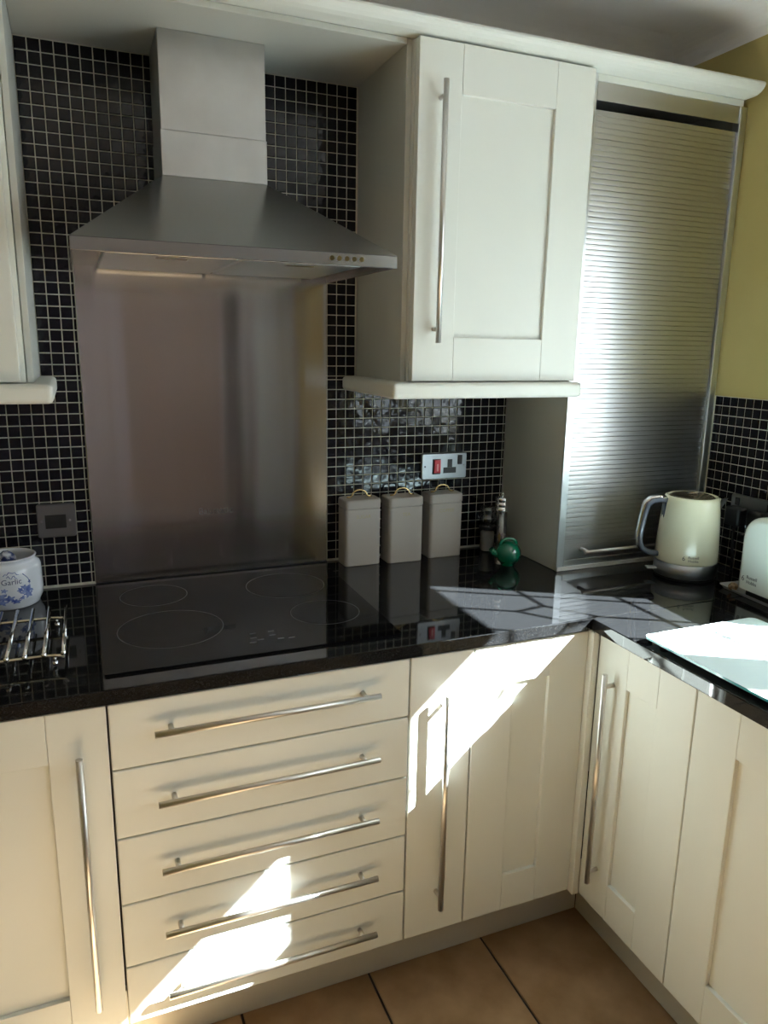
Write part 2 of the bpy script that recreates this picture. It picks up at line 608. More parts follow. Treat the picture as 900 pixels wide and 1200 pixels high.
def hidden(x, y, z):
    d = Vector((x, y, z)) - CAM_POS
    for b in OCC:
        t0, t1 = 0.0, 0.985
        for k in range(3):
            lo, hi = b[2 * k], b[2 * k + 1]
            if abs(d[k]) < 1e-9:
                if not lo <= CAM_POS[k] <= hi:
                    t0 = 2
                continue
            a, c = (lo - CAM_POS[k]) / d[k], (hi - CAM_POS[k]) / d[k]
            if a > c:
                a, c = c, a
            t0, t1 = max(t0, a), min(t1, c)
        if t0 < t1:
            return True
    return False


def mosaic(wall, cells, xf, rz, field_label):
    """cells: (along, z, w, h); xf maps along -> (x, y) on the wall face"""
    scored = []
    for c in cells:
        x, y = xf(c[0])
        u, v, w = project(x, y, c[1])
        vis = 0 <= u <= 900 and 0 <= v <= 1200 and not hidden(x, y, c[1])
        scored.append(((1e6 if vis else 0) + min(c[2], c[3]) * 1e3 / w, c))
    scored.sort(key=lambda s: -s[0])
    cache = {}
    rest = new_bm()
    for n, (s, c) in enumerate(scored):
        x, y = xf(c[0])
        key = (round(c[2], 4), round(c[3], 4))
        if key not in cache:
            cache[key] = tile_mesh(*key)
        rot = Matrix.Rotation(rz, 4, 'Z') @ Matrix.Rotation(R(random.gauss(0, 0.45)), 4, 'X') @ Matrix.Rotation(R(random.gauss(0, 0.45)), 4, 'Z')
        mw = Matrix.Translation((x, y, c[1])) @ rot
        if n < 300:
            o = bpy.data.objects.new('mosaic_tile', cache[key])
            o.matrix_basis = mw
            o.parent = wall
            COL.objects.link(o)
        else:
            k0 = len(rest.verts)
            rest.from_mesh(cache[key])
            rest.verts.ensure_lookup_table()
            bmesh.ops.transform(rest, matrix=mw, verts=rest.verts[k0:])
    if len(rest.verts):
        me = bpy.data.meshes.new('mosaic_tile_field')
        rest.to_mesh(me)
        me.materials.append(TILE)
        o = bpy.data.objects.new('mosaic_tile_field', me)
        o.parent = wall
        o['kind'] = 'stuff'
        COL.objects.link(o)
    rest.free()


GD = 0.003   # grout bed thickness
bm = new_bm()
bm_box(bm, -0.62, 0.001, -GD, 0.0005, WT, 1.3729)
bm_box(bm, 0.599, 1.157, -GD, 0.0005, WT, 1.3729)
bm_box(bm, -0.0864, 0.684, -GD, 0.0005, 1.3729, ZT)
finish('grout', bm, GROUT, wall_back)
cells = []


def add_cols(xstart, xend, x0g, z0, h):
    k = math.floor((xstart - x0g) / PITCH)
    while x0g + k * PITCH < xend - 1e-6:
        a, b = max(x0g + k * PITCH, xstart), min(x0g + (k + 1) * PITCH, xend)
        k += 1
        if b - a < 0.006:
            continue
        cells.append(((a + b) / 2, z0 + h / 2, b - a - (PITCH - TS), h - (PITCH - TS)))


# lower field: 19 rows below the cut row, then the cut row, then 27 rows up to the soffit
for j in range(20):
    z1 = 1.3634 - j * PITCH
    z0 = max(z1 - PITCH, WT + 0.001)
    if z1 - z0 < 0.005:
        continue
    add_cols(-0.42, -0.0005, -0.0861, z0, z1 - z0)
    add_cols(0.6025, 1.1565, 0.603, z0, z1 - z0)
add_cols(-0.0861, 0.0, -0.0861, 1.3634, 0.0095)
add_cols(0.603, 0.684, 0.603, 1.3634, 0.0095)
for j in range(27):
    z0 = 1.3729 + j * PITCH
    h = min(PITCH, ZT - z0)
    if z0 < 1.62:
        add_cols(-0.0861, -0.0005, -0.0861, z0, h)
        add_cols(0.6025, 0.6838, 0.603, z0, h)
    else:
        add_cols(-0.0861, 0.29, -0.0861, z0, h)
        add_cols(0.291, 0.6838, 0.603, z0, h)
mosaic(wall_back, cells, lambda a: (a, -GD + 0.0015), 0.0, '')

bm = new_bm()
bm_box(bm, XR - GD, XR + 0.0005, WY1, -0.298, WT, 1.332)
finish('grout', bm, GROUT, wall_right)
cells = []
for j in range(18):
    z1 = 1.3318 - j * PITCH
    z0 = max(z1 - PITCH, WT + 0.001)
    for k in range(19):
        y = -0.3045 - PITCH * (k + 0.5)
        cells.append((y, (z0 + z1) / 2, TS, z1 - z0 - (PITCH - TS)))
mosaic(wall_right, cells, lambda a: (XR - GD + 0.0015, a), -math.pi / 2, '')

# ------------------------------------------------------------------ base units
def bar_handle(bm, p0, p1, out, r=0.0062, inset=0.030, stand=0.0265):
    """p0, p1: bar ends (bar axis); out: unit vector away from the door"""
    p0, p1, out = Vector(p0), Vector(p1), Vector(out)
    d = (p1 - p0).normalized()
    bm_cyl(bm, p0, p1, r, n=16)
    for e, s in ((p0, 1), (p1, -1)):
        q = e + d * s * inset
        bm_cyl(bm, q - out * stand, q - out * (r * 0.5), 0.0052, n=12)


def shaker_door(root, plane, a0, a1, z0, z1, stile, rail, axis='x', th=0.02, rec=0.009, handle=None):
    """plane: coordinate of the door face; axis: direction the door runs along; faces -y (axis x) or -x (axis y)"""
    def dims(u0, u1, d0, d1, w0, w1):
        return (u0, u1, d0, d1, w0, w1) if axis == 'x' else (d0, d1, u0, u1, w0, w1)
    lo, hi = min(a0, a1), max(a0, a1)
    d = box_part('door', dims(lo + stile - 0.004, hi - stile + 0.004, plane + rec, plane + th, z0 + rail - 0.004, z1 - rail + 0.004), CREAM, root)
    for u0, u1 in ((lo, lo + stile), (hi - stile, hi)):
        box_part('stile', dims(u0, u1, plane, plane + th, z0, z1), CREAM, d, 0.0016, 2)
    for w0, w1 in ((z0, z0 + rail), (z1 - rail, z1)):
        box_part('rail', dims(lo + stile + 0.0003, hi - stile - 0.0003, plane, plane + th, w0, w1), CREAM, d, 0.0007, 1)
    if handle:
        bm = new_bm()
        bar_handle(bm, *handle)
        part('handle', bm, HANDLE, d)
    return d


def carcass(root, dims):
    return box_part('carcass', dims, CARCASS, root)


G = 0.0018
ZB0, ZB1 = 0.153, 0.8315
# left cabinet
u = thing('base_cabinet', (-0.25, -0.3, 0.15), 'cream panelled base cabinet below the wire trivet, next to the drawers', 'cabinet')
carcass(u, (-0.50, -0.003, -0.599, -0.012, 0.15, 0.8345))
shaker_door(u, YD, -0.498, -0.0013 - G, ZB0, ZB1, 0.0985, 0.0945, handle=((-0.0515, -0.646, 0.231), (-0.0515, -0.646, 0.752), (0, -1, 0)))
# drawers
u = thing('drawer_unit', (0.29, -0.3, 0.15), 'cream base unit of five plain drawers with long bar handles under the hob', 'drawers')
carcass(u, (-0.0005, 0.582, -0.599, -0.012, 0.15, 0.8345))
zz = [ZB0, 0.2824, 0.4211, 0.562, 0.7019, ZB1]
for i in range(5):
    z0, z1 = zz[i] + (G if i else 0), zz[i + 1] - (G if i < 4 else 0)
    f = box_part('drawer_front', (-0.0013 + G, 0.5831 - G, YD, YD + 0.02, z0, z1), CREAM, u, 0.0022, 2)
    zh = (0.2145, 0.354, 0.492, 0.6328, 0.7735)[i]
    bm = new_bm()
    bar_handle(bm, (0.075, -0.646, zh), (0.508, -0.646, zh), (0, -1, 0))
    part('handle', bm, HANDLE, f)
# narrow pull-out
u = thing('pull_out_unit', (0.658, -0.3, 0.15), 'narrow plain cream pull-out unit with tall vertical handle beside the drawers', 'cabinet')
carcass(u, (0.5835, 0.732, -0.599, -0.012, 0.15, 0.8345))
f = box_part('pull_out_front', (0.5831 + G, 0.7326 - G, YD, YD + 0.02, ZB0, ZB1), CREAM, u, 0.0022, 2)
bm = new_bm()
bar_handle(bm, (0.6603, -0.646, 0.2291), (0.6603, -0.646, 0.747), (0, -1, 0))
part('handle', bm, HANDLE, f)
# corner cabinet on the back run
u = thing('corner_cabinet', (0.88, -0.3, 0.15), 'cream corner base cabinet with narrow recessed panel and no handle', 'cabinet')
carcass(u, (0.7335, 1.05, -0.599, -0.012, 0.15, 0.8345))
shaker_door(u, YD, 0.7326 + G, 1.0255, ZB0, ZB1, 0.099, 0.0935)
# corner post
bm = new_bm()
bm_box(bm, 1.0262, 1.0434, -0.6380, -0.601, 0.15, 0.8345, 0.0016, 2)
tag(finish('corner_post', bm, CREAM), 'slim cream filler post in the inner corner between base cabinets', 'post')
# right run
u = thing('base_cabinet', (1.35, -0.78, 0.15), 'cream panelled base cabinet with vertical bar handle next to the inner corner post', 'cabinet')
carcass(u, (1.065, XR - 0.006, -0.925, -0.64, 0.15, 0.8345))
shaker_door(u, XD, -0.9267 + G, -0.6387, ZB0, ZB1, 0.097, 0.0945, 'y', handle=((1.018, -0.6953, 0.232), (1.018, -0.6953, 0.7596), (-1, 0, 0)))
u = thing('base_cabinet', (1.35, -1.2, 0.15), 'cream base cabinet under the white glass board, farthest from the corner', 'cabinet')
carcass(u, (1.065, XR - 0.006, -1.525, -0.928, 0.15, 0.8345))
shaker_door(u, XD, -1.525, -0.9267 - G, ZB0, ZB1, 0.1015, 0.0945, 'y')
# plinths
bm = new_bm()
bm_box(bm, -0.6, 1.1235, -0.533, -0.518, 0.0005, 0.1495, 0.001, 1)
tag(finish('plinth', bm, PLINTH), 'grey-cream plinth board below the drawers and the pull-out unit', 'plinth')
bm = new_bm()
bm_box(bm, 1.124, 1.139, -2.02, -0.5335, 0.0005, 0.1495, 0.001, 1)
tag(finish('plinth', bm, PLINTH), 'grey-cream plinth board below the cabinets that carry the glass board', 'plinth')

# ------------------------------------------------------------------ worktops, hob, splashback
bm = new_bm()
bm_box(bm, -0.65, XR - 0.004, YW, -0.0045, WB, WT, 0.0022, 2)
tag(finish('worktop', bm, GRANITE), 'polished black granite worktop carrying the hob and canisters along the back wall', 'worktop')
bm = new_bm()
bm_box(bm, XW, XR - 0.004, -2.02, YW - 0.0006, WB, WT, 0.0022, 2)
tag(finish('worktop', bm, GRANITE), 'polished black granite worktop carrying the white glass board and toaster', 'worktop')

hob = thing('induction_hob', (0.292, -0.31, WT), 'frameless black glass hob with four faint cooking zones below the hood', 'hob')
bm = new_bm()
bm_prism(bm, rounded_rect(-0.0015, 0.585, -0.572, -0.055, 0.006), 2, WT + 0.0005, WT + 0.0045)
part('hob_glass', bm, HOB_GLASS, hob)
for cx, cy, r in ((0.1245, -0.155, 0.076), (0.138, -0.381, 0.107), (0.436, -0.183, 0.096), (0.4715, -0.396, 0.077)):
    bm = new_bm()
    n = 64
    A = [bm.verts.new((cx + (r - 0.001) * math.cos(2 * math.pi * i / n), cy + (r - 0.001) * math.sin(2 * math.pi * i / n), WT + 0.0047)) for i in range(n)]
    B = [bm.verts.new((cx + (r + 0.001) * math.cos(2 * math.pi * i / n), cy + (r + 0.001) * math.sin(2 * math.pi * i / n), WT + 0.0047)) for i in range(n)]
    for i in range(n):
        bm.faces.new((A[i], A[(i + 1) % n], B[(i + 1) % n], B[i]))
    part('cooking_zone', bm, HOB_MARK, hob)
for x, y in ((0.292, -0.468), (0.330, -0.468), (0.288, -0.492), (0.328, -0.490), (0.282, -0.515), (0.300, -0.505), (0.340, -0.512), (0.362, -0.515)):
    bm = new_bm()
    bm_prism(bm, rounded_rect(x - 0.007, x + 0.007, y - 0.0025, y + 0.0025, 0.002, 3), 2, WT + 0.0045, WT + 0.0047)
    part('touch_control', bm, HOB_MARK, hob)

sp = thing('splashback', (0.3, -0.005, 0.868), 'tall brushed stainless steel splashback behind the hob', 'splashback')
bm = new_bm()
bm_box(bm, 0.0, 0.6005, -0.009, -0.0058, 0.8672, 1.632, 0.0008, 1)
part('steel_sheet', bm, STEEL_SPLASH, sp, uv=True)
box_part('sealant_bead', (0.0, 0.6005, -0.0105, -0.0058, WT + 0.0004, 0.8671), BLACK, sp)
text_part('lettering', 'Baumatic', 0.024, mat('etched_badge', (0.26, 0.26, 0.27), 0.3, 1.0), sp, lambda a, b, c: Vector((a, -0.0042 - c, b + 0.1625)), 0.0008)

# ------------------------------------------------------------------ cooker hood
hood = thing('cooker_hood', (0.299, -0.0, 1.607), 'stainless steel pyramid chimney cooker hood above the hob', 'cooker hood')
HX0, HX1, HYF = -0.006, 0.604, -0.460
bm = new_bm()
HZ0, HZ1, HZ2 = 1.607, 1.6305, 1.797
cx0, cx1, cyf = 0.186, 0.411, -0.172
V = [bm.verts.new(p) for p in ((HX0, -0.010, HZ1), (HX1, -0.010, HZ1), (HX1, HYF, HZ1), (HX0, HYF, HZ1),
                               (cx0, -0.010, HZ2), (cx1, -0.010, HZ2), (cx1, cyf, HZ2), (cx0, cyf, HZ2))]
for f in ((3, 2, 6, 7), (2, 1, 5, 6), (0, 3, 7, 4), (1, 0, 4, 5), (4, 7, 6, 5)):
    bm.faces.new([V[i] for i in f])
part('canopy', bm, STEEL, hood, uv=True)
# rim round the canopy
for n_, d in (('front_panel', (HX0, HX1, HYF, HYF + 0.006, HZ0, HZ1)), ('side_panel', (HX0, HX0 + 0.004, HYF + 0.006, -0.010, HZ0, HZ1)), ('side_panel', (HX1 - 0.004, HX1, HYF + 0.006, -0.010, HZ0, HZ1))):
    box_part(n_, d, STEEL, hood, 0.0008, 1, uv=True)
box_part('underside', (HX0 + 0.004, HX1 - 0.004, HYF + 0.006, -0.010, HZ0 + 0.014, HZ0 + 0.018), STEEL, hood, uv=True)
for x0, x1 in ((0.05, 0.296), (0.302, 0.548)):
    f = box_part('grease_filter', (x0, x1, -0.40, -0.06, HZ0 + 0.004, HZ0 + 0.0138), FILTER, hood, 0.003, 2, uv=True)
    box_part('catch', ((x0 + x1) / 2 - 0.03, (x0 + x1) / 2 + 0.03, -0.385, -0.365, HZ0 + 0.002, HZ0 + 0.004), CHROME, f)
for u_ in (375.0, 384.4, 394.0, 403.4, 412.8):
    x = 0.4645 + (u_ - 375.0) / 37.8 * 0.0615
    bm = new_bm()
    bm_cyl(bm, (x, HYF + 0.001, 1.6195), (x, HYF - 0.004, 1.6195), 0.0055, 0.0048, 16)
    part('button', bm, CHROME, hood)
box_part('chimney', (cx0, cx1, cyf, -0.010, HZ2, 1.886), STEEL_CHIMNEY, hood, 0.001, 1, uv=True)
box_part('chimney_extension', (cx0 + 0.0015, cx1 - 0.0015, cyf + 0.0015, -0.010, 1.886, ZT - 0.0005), STEEL_CHIMNEY, hood, 0.001, 1, uv=True)

# ------------------------------------------------------------------ wall units
ZL0, ZL1 = 1.3365, 1.3732


def light_rail(u, x0, x1):
    bm = new_bm()
    bm_box(bm, x0, x1, -0.36, -0.006, ZL0, ZL1, 0.010, 4)
    return part('light_rail', bm, CREAM, u)


u = thing('wall_cabinet', (0.92, -0.15, ZL0), 'cream shaker wall cabinet with tall bar handle between the hood and the roller-shutter unit', 'cabinet')
box_part('carcass', (0.6975, 1.1555, -0.314, -0.006, ZL1 + 0.001, 2.085), CREAM, u)
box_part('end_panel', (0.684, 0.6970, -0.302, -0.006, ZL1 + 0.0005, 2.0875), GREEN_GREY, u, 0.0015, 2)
light_rail(u, 0.643, 1.155)
shaker_door(u, -0.3358, 0.6985, 1.1455, 1.3762, 2.0845, 0.1035, 0.0985, handle=((0.7498, -0.362, 1.462), (0.7498, -0.362, 2.002), (0, -1, 0)))
u = thing('wall_cabinet', (-0.34, -0.15, ZL0), 'cream wall cabinet without visible handle above the garlic jar', 'cabinet')
box_part('carcass', (-0.62, -0.1, -0.314, -0.006, ZL1 + 0.001, 2.085), CREAM, u)
box_part('end_panel', (-0.0985, -0.0864, -0.302, -0.006, ZL1 + 0.0005, 2.0875), GREEN_GREY, u, 0.0015, 2)
light_rail(u, -0.62, -0.053)
shaker_door(u, -0.3358, -0.60, -0.1085, 1.3762, 2.0845, 0.1035, 0.0985)
# bridging panel over the hood
bm = new_bm()
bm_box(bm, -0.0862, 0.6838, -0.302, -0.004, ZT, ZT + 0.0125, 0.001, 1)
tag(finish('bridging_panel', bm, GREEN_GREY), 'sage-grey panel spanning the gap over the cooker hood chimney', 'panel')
# cornice
bm = new_bm()
prof = [(-0.285, 2.090), (-0.326, 2.090), (-0.337, 2.0915), (-0.347, 2.0955), (-0.354, 2.101), (-0.3585, 2.107), (-0.360, 2.112), (-0.357, 2.117), (-0.350, 2.1185), (-0.285, 2.1185)]
bm_prism(bm, prof, 0, -0.62, XR - 0.014)
tag(finish('cornice', bm, CREAM), 'long cream moulded cornice along the top of the wall units', 'cornice')

# tambour unit
u = thing('tambour_cabinet', (1.406, -0.15, WT), 'tall corner cabinet with silver roller-shutter front standing on the worktop behind the kettle', 'cabinet')
TX0, TX1 = 1.157, 1.652
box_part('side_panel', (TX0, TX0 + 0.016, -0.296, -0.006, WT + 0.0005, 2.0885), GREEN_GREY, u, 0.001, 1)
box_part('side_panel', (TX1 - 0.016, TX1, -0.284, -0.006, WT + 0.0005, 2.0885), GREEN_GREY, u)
box_part('back_panel', (TX0 + 0.016, TX1 - 0.016, -0.012, -0.006, WT + 0.0005, 2.0885), CARCASS_WHITE, u)
box_part('top_panel', (TX0 + 0.016, TX1 - 0.016, -0.284, -0.012, 2.074, 2.0885), CARCASS_WHITE, u)
box_part('frame_upright', (TX0 - 0.0005, 1.1785, -0.3005, -0.2965, WT + 0.0008, 2.089), ALU_FRAME, u, 0.0008, 1)
box_part('frame_upright', (1.1735, 1.1785, -0.2965, -0.280, WT + 0.0008, 2.089), ALU_FRAME, u)
box_part('frame_upright', (1.628, 1.6375, -0.3045, -0.280, WT + 0.0008, 2.073), ALU_FRAME, u, 0.002, 2)
box_part('frame_upright', (1.6375, TX1 + 0.002, -0.3005, -0.284, WT + 0.0008, 2.073), ALU_FRAME, u, 0.0008, 1)
box_part('header', (1.1787, 1.628, -0.3005, -0.296, 2.032, 2.0725), ALU, u, 0.0008, 1, uv=True)
box_part('header_trim', (1.1787, 1.640, -0.2995, -0.290, 2.0727, 2.0895), CREAM, u, 0.0008, 1)
box_part('frame_base', (1.1787, 1.628, -0.3005, -0.280, WT + 0.0008, 0.8925), ALU_FRAME, u, 0.0008, 1)
box_part('frame_base_strip', (TX0 + 0.001, 1.64, -0.303, -0.3006, WT + 0.0008, 0.8755), CARCASS_WHITE, u)
br = box_part('bottom_rail', (1.180, 1.627, -0.2965, -0.288, 0.8932, 0.9338), ALU, u, 0.001, 1, uv=True)
bm = new_bm()
bar_handle(bm, (1.226, -0.330, 0.9195), (1.580, -0.330, 0.9195), (0, -1, 0), 0.005, 0.012, 0.034)
part('handle', bm, HANDLE, br)
SP = 0.0127
prof = [(-0.290, -SP / 2 + 0.0004), (-0.2952, -SP / 2 + 0.0004), (-0.2959, -SP / 2 + 0.0011), (-0.29605, -0.002), (-0.29605, 0.002), (-0.2959, SP / 2 - 0.0011), (-0.2952, SP / 2 - 0.0004), (-0.290, SP / 2 - 0.0004)]
bm = new_bm()
bm_prism(bm, prof, 0, 1.1805 - 1.406, 1.6265 - 1.406)
bmesh.ops.recalc_face_normals(bm, faces=bm.faces)
sl = bpy.data.meshes.new('slat')
bm.to_mesh(sl)
bm.free()
luv = sl.uv_layers.new(name='UVMap')
for p in sl.polygons:
    for li in p.loop_indices:
        c = sl.vertices[sl.loops[li].vertex_index].co
        luv.data[li].uv = (c.x, c.z)
sl.materials.append(ALU)
z = 0.9338 + SP / 2
while z + SP / 2 < 2.022:
    o = bpy.data.objects.new('slat', sl)
    o.location = (0, 0.15 + random.gauss(0, 0.0001), z - WT)
    o.parent = u
    COL.objects.link(o)
    z += SP

# ------------------------------------------------------------------ sockets and switches
pl = thing('cooker_switch_plate', (0.9535, -0.006, 1.118), 'steel wall plate with red rocker switch and socket above the canisters', 'socket')


def plate(root, x0, x1, z0, z1, y=-0.006, d=0.010):
    bm = new_bm()
    bm_prism(bm, rounded_rect(x0, x1, z0, z1, 0.006, 4), 1, y, y - d * 0.7)
    part('back_box', bm, BLACK, root)
    bm = new_bm()
    i = 0.0022
    outer = rounded_rect(x0, x1, z0, z1, 0.006, 4)
    inner = rounded_rect(x0 + i, x1 - i, z0 + i, z1 - i, 0.005, 4)
    A = [bm.verts.new((p[0], y - d * 0.7, p[1])) for p in outer]
    B = [bm.verts.new((p[0], y - d, p[1])) for p in inner]
    n = len(A)
    for k in range(n):
        bm.faces.new((A[k], A[(k + 1) % n], B[(k + 1) % n], B[k]))
    bm.faces.new(B)
    bm.faces.new(A[::-1])
    part('face_plate', bm, PLATE, root)


plate(pl, 0.8815, 1.0255, 1.0805, 1.1560)
YP = -0.016
box_part('switch_surround', (0.9150, 0.9402, YP - 0.001, YP + 0.002, 1.0955, 1.1395), DARK, pl)
bm = new_bm()
vs = bm_box(bm, 0.9190, 0.9390, YP - 0.006, YP, 1.0995, 1.1375, 0.0012, 2)
sw = part('rocker', bm, RED, pl)
box_part('indicator', (0.9265, 0.9315, YP - 0.0064, YP - 0.006, 1.105, 1.126), mat('pale_red', (0.75, 0.25, 0.25), 0.4), sw)
box_part('socket_earth_slot', (0.9630, 0.9778, YP - 0.0008, YP + 0.001, 1.1145, 1.1375), BLACK, pl)
box_part('socket_slot', (0.9500, 0.9905, YP - 0.0008, YP + 0.001, 1.0975, 1.1143), BLACK, pl)
box_part('socket_switch', (0.9955, 1.0088, YP - 0.004, YP + 0.001, 1.1220, 1.1490), BLACK, pl, 0.001, 1)
for x in (0.8915, 1.0165):
    bm = new_bm()
    bm_cyl(bm, (x, YP + 0.001, 1.1185), (x, YP - 0.0008, 1.1185), 0.0026, n=12)
    part('screw', bm, DARK if x < 0.95 else CHROME, pl)

pl = thing('single_wall_plate', (-0.0775, -0.006, 1.033), 'square steel wall plate with blank dark window beside the splashback', 'wall plate')
plate(pl, -0.1198, -0.0350, 0.9925, 1.0742)
box_part('blank_window', (-0.1022, -0.0562, YP - 0.0006, YP + 0.001, 1.0150, 1.0480), BLACK, pl)
for x in (-0.1095, -0.0480):
    bm = new_bm()
    bm_cyl(bm, (x, YP + 0.001, 1.033), (x, YP - 0.0008, 1.033), 0.0026, n=12)
    part('screw', bm, CHROME, pl)

# double socket with plugs on the right wall (local frame: +x along the wall towards the room, -y out of the wall)
ds = thing('double_socket', (XR - 0.006, -0.485, 1.035), 'steel double socket on the tiled side wall behind the toaster', 'socket', rz=-math.pi / 2)
bm = new_bm()
bm_prism(bm, rounded_rect(-0.074, 0.074, -0.038, 0.038, 0.006, 4), 1, 0.0, -0.010)
lpart('face_plate', bm, PLATE, ds)
for x in (-0.052, 0.052):
    bm = new_bm()
    bm_box(bm, x - 0.007, x + 0.007, -0.014, -0.0098, 0.010, 0.030, 0.001, 1)
    lpart('socket_switch', bm, BLACK, ds)
for s, lab in ((-0.038, 'black mains plug in the socket half near the kettle'), (0.034, 'black mains plug in the socket half near the toaster')):
    pg = thing('mains_plug', (XR - 0.017, -0.485 - s, 1.018), lab, 'plug', rz=-math.pi / 2)
    bm = new_bm()
    bm_box(bm, -0.024, 0.024, -0.034, 0.0, -0.026, 0.026, 0.007, 3)
    lpart('plug_body', bm, BLACK, pg)
    bm = new_bm()
    pts = [(0, -0.016, -0.026), (0, -0.018, -0.05), (0.004, -0.02, -0.085), (0.010, -0.02, -0.12), (0.012, -0.022, -0.1495)]
    bm_tube(bm, pts, 0.0035, 8)
    lpart('cable', bm, BLACK, pg)

# ------------------------------------------------------------------ canisters
for cx, yf, word, lab in ((0.683, -0.078, 'SUGAR', 'taupe metal canister with brass loop handle next to the splashback, lettered SUGAR'),
                          (0.8065, -0.086, 'TEA', 'taupe metal canister with brass loop handle, middle one of the three'),
                          (0.936, -0.075, 'COFFEE', 'taupe metal canister with brass loop handle directly below the red switch plate')):
    c = thing('canister', (cx, yf + 0.034, WT), lab, 'canister', 'taupe canisters by the hob')
    w2 = 0.0525
    yb = -0.009 - (yf + 0.034)

    def rr(ins):
        return rounded_rect(-w2 + ins, w2 - ins, -0.034 + ins, min(yb, 0.034) - ins, 0.011, 5)

    def loft(bm, levels):
        rings = [[bm.verts.new((p[0], p[1], z)) for p in rr(i)] for i, z in levels]
        n = len(rings[0])
        for A, B in zip(rings, rings[1:]):
            for k in range(n):
                f = bm.faces.new((A[k], A[(k + 1) % n], B[(k + 1) % n], B[k]))
        bm.faces.new(rings[0][::-1])
        bm.faces.new(rings[-1])
    bm = new_bm()
    loft(bm, [(0.0015, 0.0005), (0.0008, 0.003), (0.0008, 0.1575), (0.0032, 0.158), (0.0032, 0.1603)])
    lpart('body', bm, TAUPE, c)
    bm = new_bm()
    loft(bm, [(0.0008, 0.1604), (0.0, 0.1610), (0.0, 0.1800), (0.0015, 0.1835), (0.004, 0.1845)])
    lid = lpart('lid', bm, TAUPE, c)
    bm = new_bm()
    ym = (-0.034 + min(yb, 0.034)) / 2
    pts = [(-0.036, ym, 0.1865), (-0.027, ym, 0.1868)]
    for i in range(0, 13):
        a = math.pi * i / 12
        pts.append((-0.0215 * math.cos(a), ym, 0.190 + 0.0155 * math.sin(a)))
    pts += [(0.027, ym, 0.1868), (0.036, ym, 0.1865)]
    bm_tube(bm, pts, 0.0022, 8)
    lpart('handle', bm, BRASS, lid)
    text_part('lettering', word, 0.0135, GOLD_INK, c, lambda a, b, d: Vector((a, -0.0334 - d, b + 0.137)), 0.0002)

# ------------------------------------------------------------------ salt jar, pepper mill, green teapot
s = thing('salt_jar', (1.083, -0.055, WT), 'small stoppered glass jar of white salt in the corner beside the pepper mill', 'jar')
bm = new_bm()
bm_lathe(bm, [(0.0, 0.001), (0.020, 0.001), (0.0215, 0.004), (0.0225, 0.062), (0.024, 0.068), (0.024, 0.078), (0.018, 0.084), (0.0, 0.084)], n=28)
lpart('glass', bm, JARGLASS, s)
bm = new_bm()
bm_lathe(bm, [(0.0, 0.003), (0.0175, 0.003), (0.0195, 0.006), (0.0205, 0.058), (0.0, 0.060)], n=24)
lpart('salt', bm, SALT, s)
bm = new_bm()
bm_lathe(bm, [(0.0, 0.0845), (0.017, 0.0845), (0.022, 0.090), (0.027, 0.098), (0.027, 0.104), (0.019, 0.112), (0.021, 0.118), (0.025, 0.126), (0.022, 0.134), (0.012, 0.137), (0.0, 0.138)], n=28)
lpart('stopper', bm, JARGLASS, s)
bm = new_bm()
bm_lathe(bm, [(0.0225, 0.0665), (0.0262, 0.068), (0.0262, 0.076), (0.0240, 0.0785)], n=28)
lpart('collar', bm, DARK, s)

p = thing('pepper_mill', (1.0985, -0.105, WT), 'slim clear pepper mill with chrome cap standing behind the green teapot', 'pepper mill')
bm = new_bm()
bm_lathe(bm, [(0.0, 0.0005), (0.0185, 0.0005), (0.0195, 0.004), (0.0195, 0.022), (0.0165, 0.027), (0.0, 0.027)], n=28)
lpart('base', bm, CHROME, p)
bm = new_bm()
bm_lathe(bm, [(0.0160, 0.0272), (0.0160, 0.131), (0.0140, 0.131), (0.0140, 0.0272)], n=28)
lpart('glass_tube', bm, JARGLASS, p)
bm = new_bm()
bm_lathe(bm, [(0.0, 0.0275), (0.0132, 0.0275), (0.0132, 0.062), (0.0, 0.064)], n=20)
lpart('peppercorns', bm, PEPPER, p)
bm = new_bm()
bm_lathe(bm, [(0.0, 0.1312), (0.0195, 0.1312), (0.0205, 0.133), (0.0205, 0.142), (0.018, 0.143), (0.018, 0.1455), (0.0205, 0.1465), (0.0205, 0.156), (0.018, 0.157), (0.018, 0.159), (0.0205, 0.160), (0.0205, 0.171), (0.018, 0.173), (0.004, 0.174), (0.0035, 0.178), (0.005, 0.180), (0.0045, 0.184), (0.0, 0.186)], n=28)
lpart('cap', bm, CHROME, p)

t = thing('green_teapot', (1.063, -0.205, WT), 'small round glossy green teapot-shaped pot with looped top handle', 'teapot', rz=R(-8))
bm = new_bm()
prof = [(0.0, 0.0008), (0.018, 0.0008), (0.019, 0.003)]
for i in range(1, 14):
    a = -65 + 150 * i / 13
    prof.append((0.0365 * math.cos(R(a)) if a < 85 else 0.004, 0.036 + 0.033 * math.sin(R(a))))
prof.append((0.0, 0.0695))
bm_lathe(bm, prof, n=32)
lpart('body', bm, GREEN, t)
bm = new_bm()
pts = [(-0.030, 0, 0.032), (-0.039, 0, 0.037), (-0.046, 0, 0.044), (-0.051, 0, 0.050)]
for (a, ra), (b, rb) in zip(zip(pts, (0.011, 0.0095, 0.008, 0.007)), zip(pts[1:], (0.0095, 0.008, 0.007, 0.0065))):
    bm_cyl(bm, a, b, ra, rb, 14)
lpart('spout', bm, GREEN, t)
bm = new_bm()
pts = [(0.024 * math.cos(R(a)), 0, 0.060 + 0.017 * math.sin(R(a))) for a in range(0, 181, 15)]
bm_tube(bm, pts, 0.0042, 10)
lpart('handle', bm, GREEN, t)

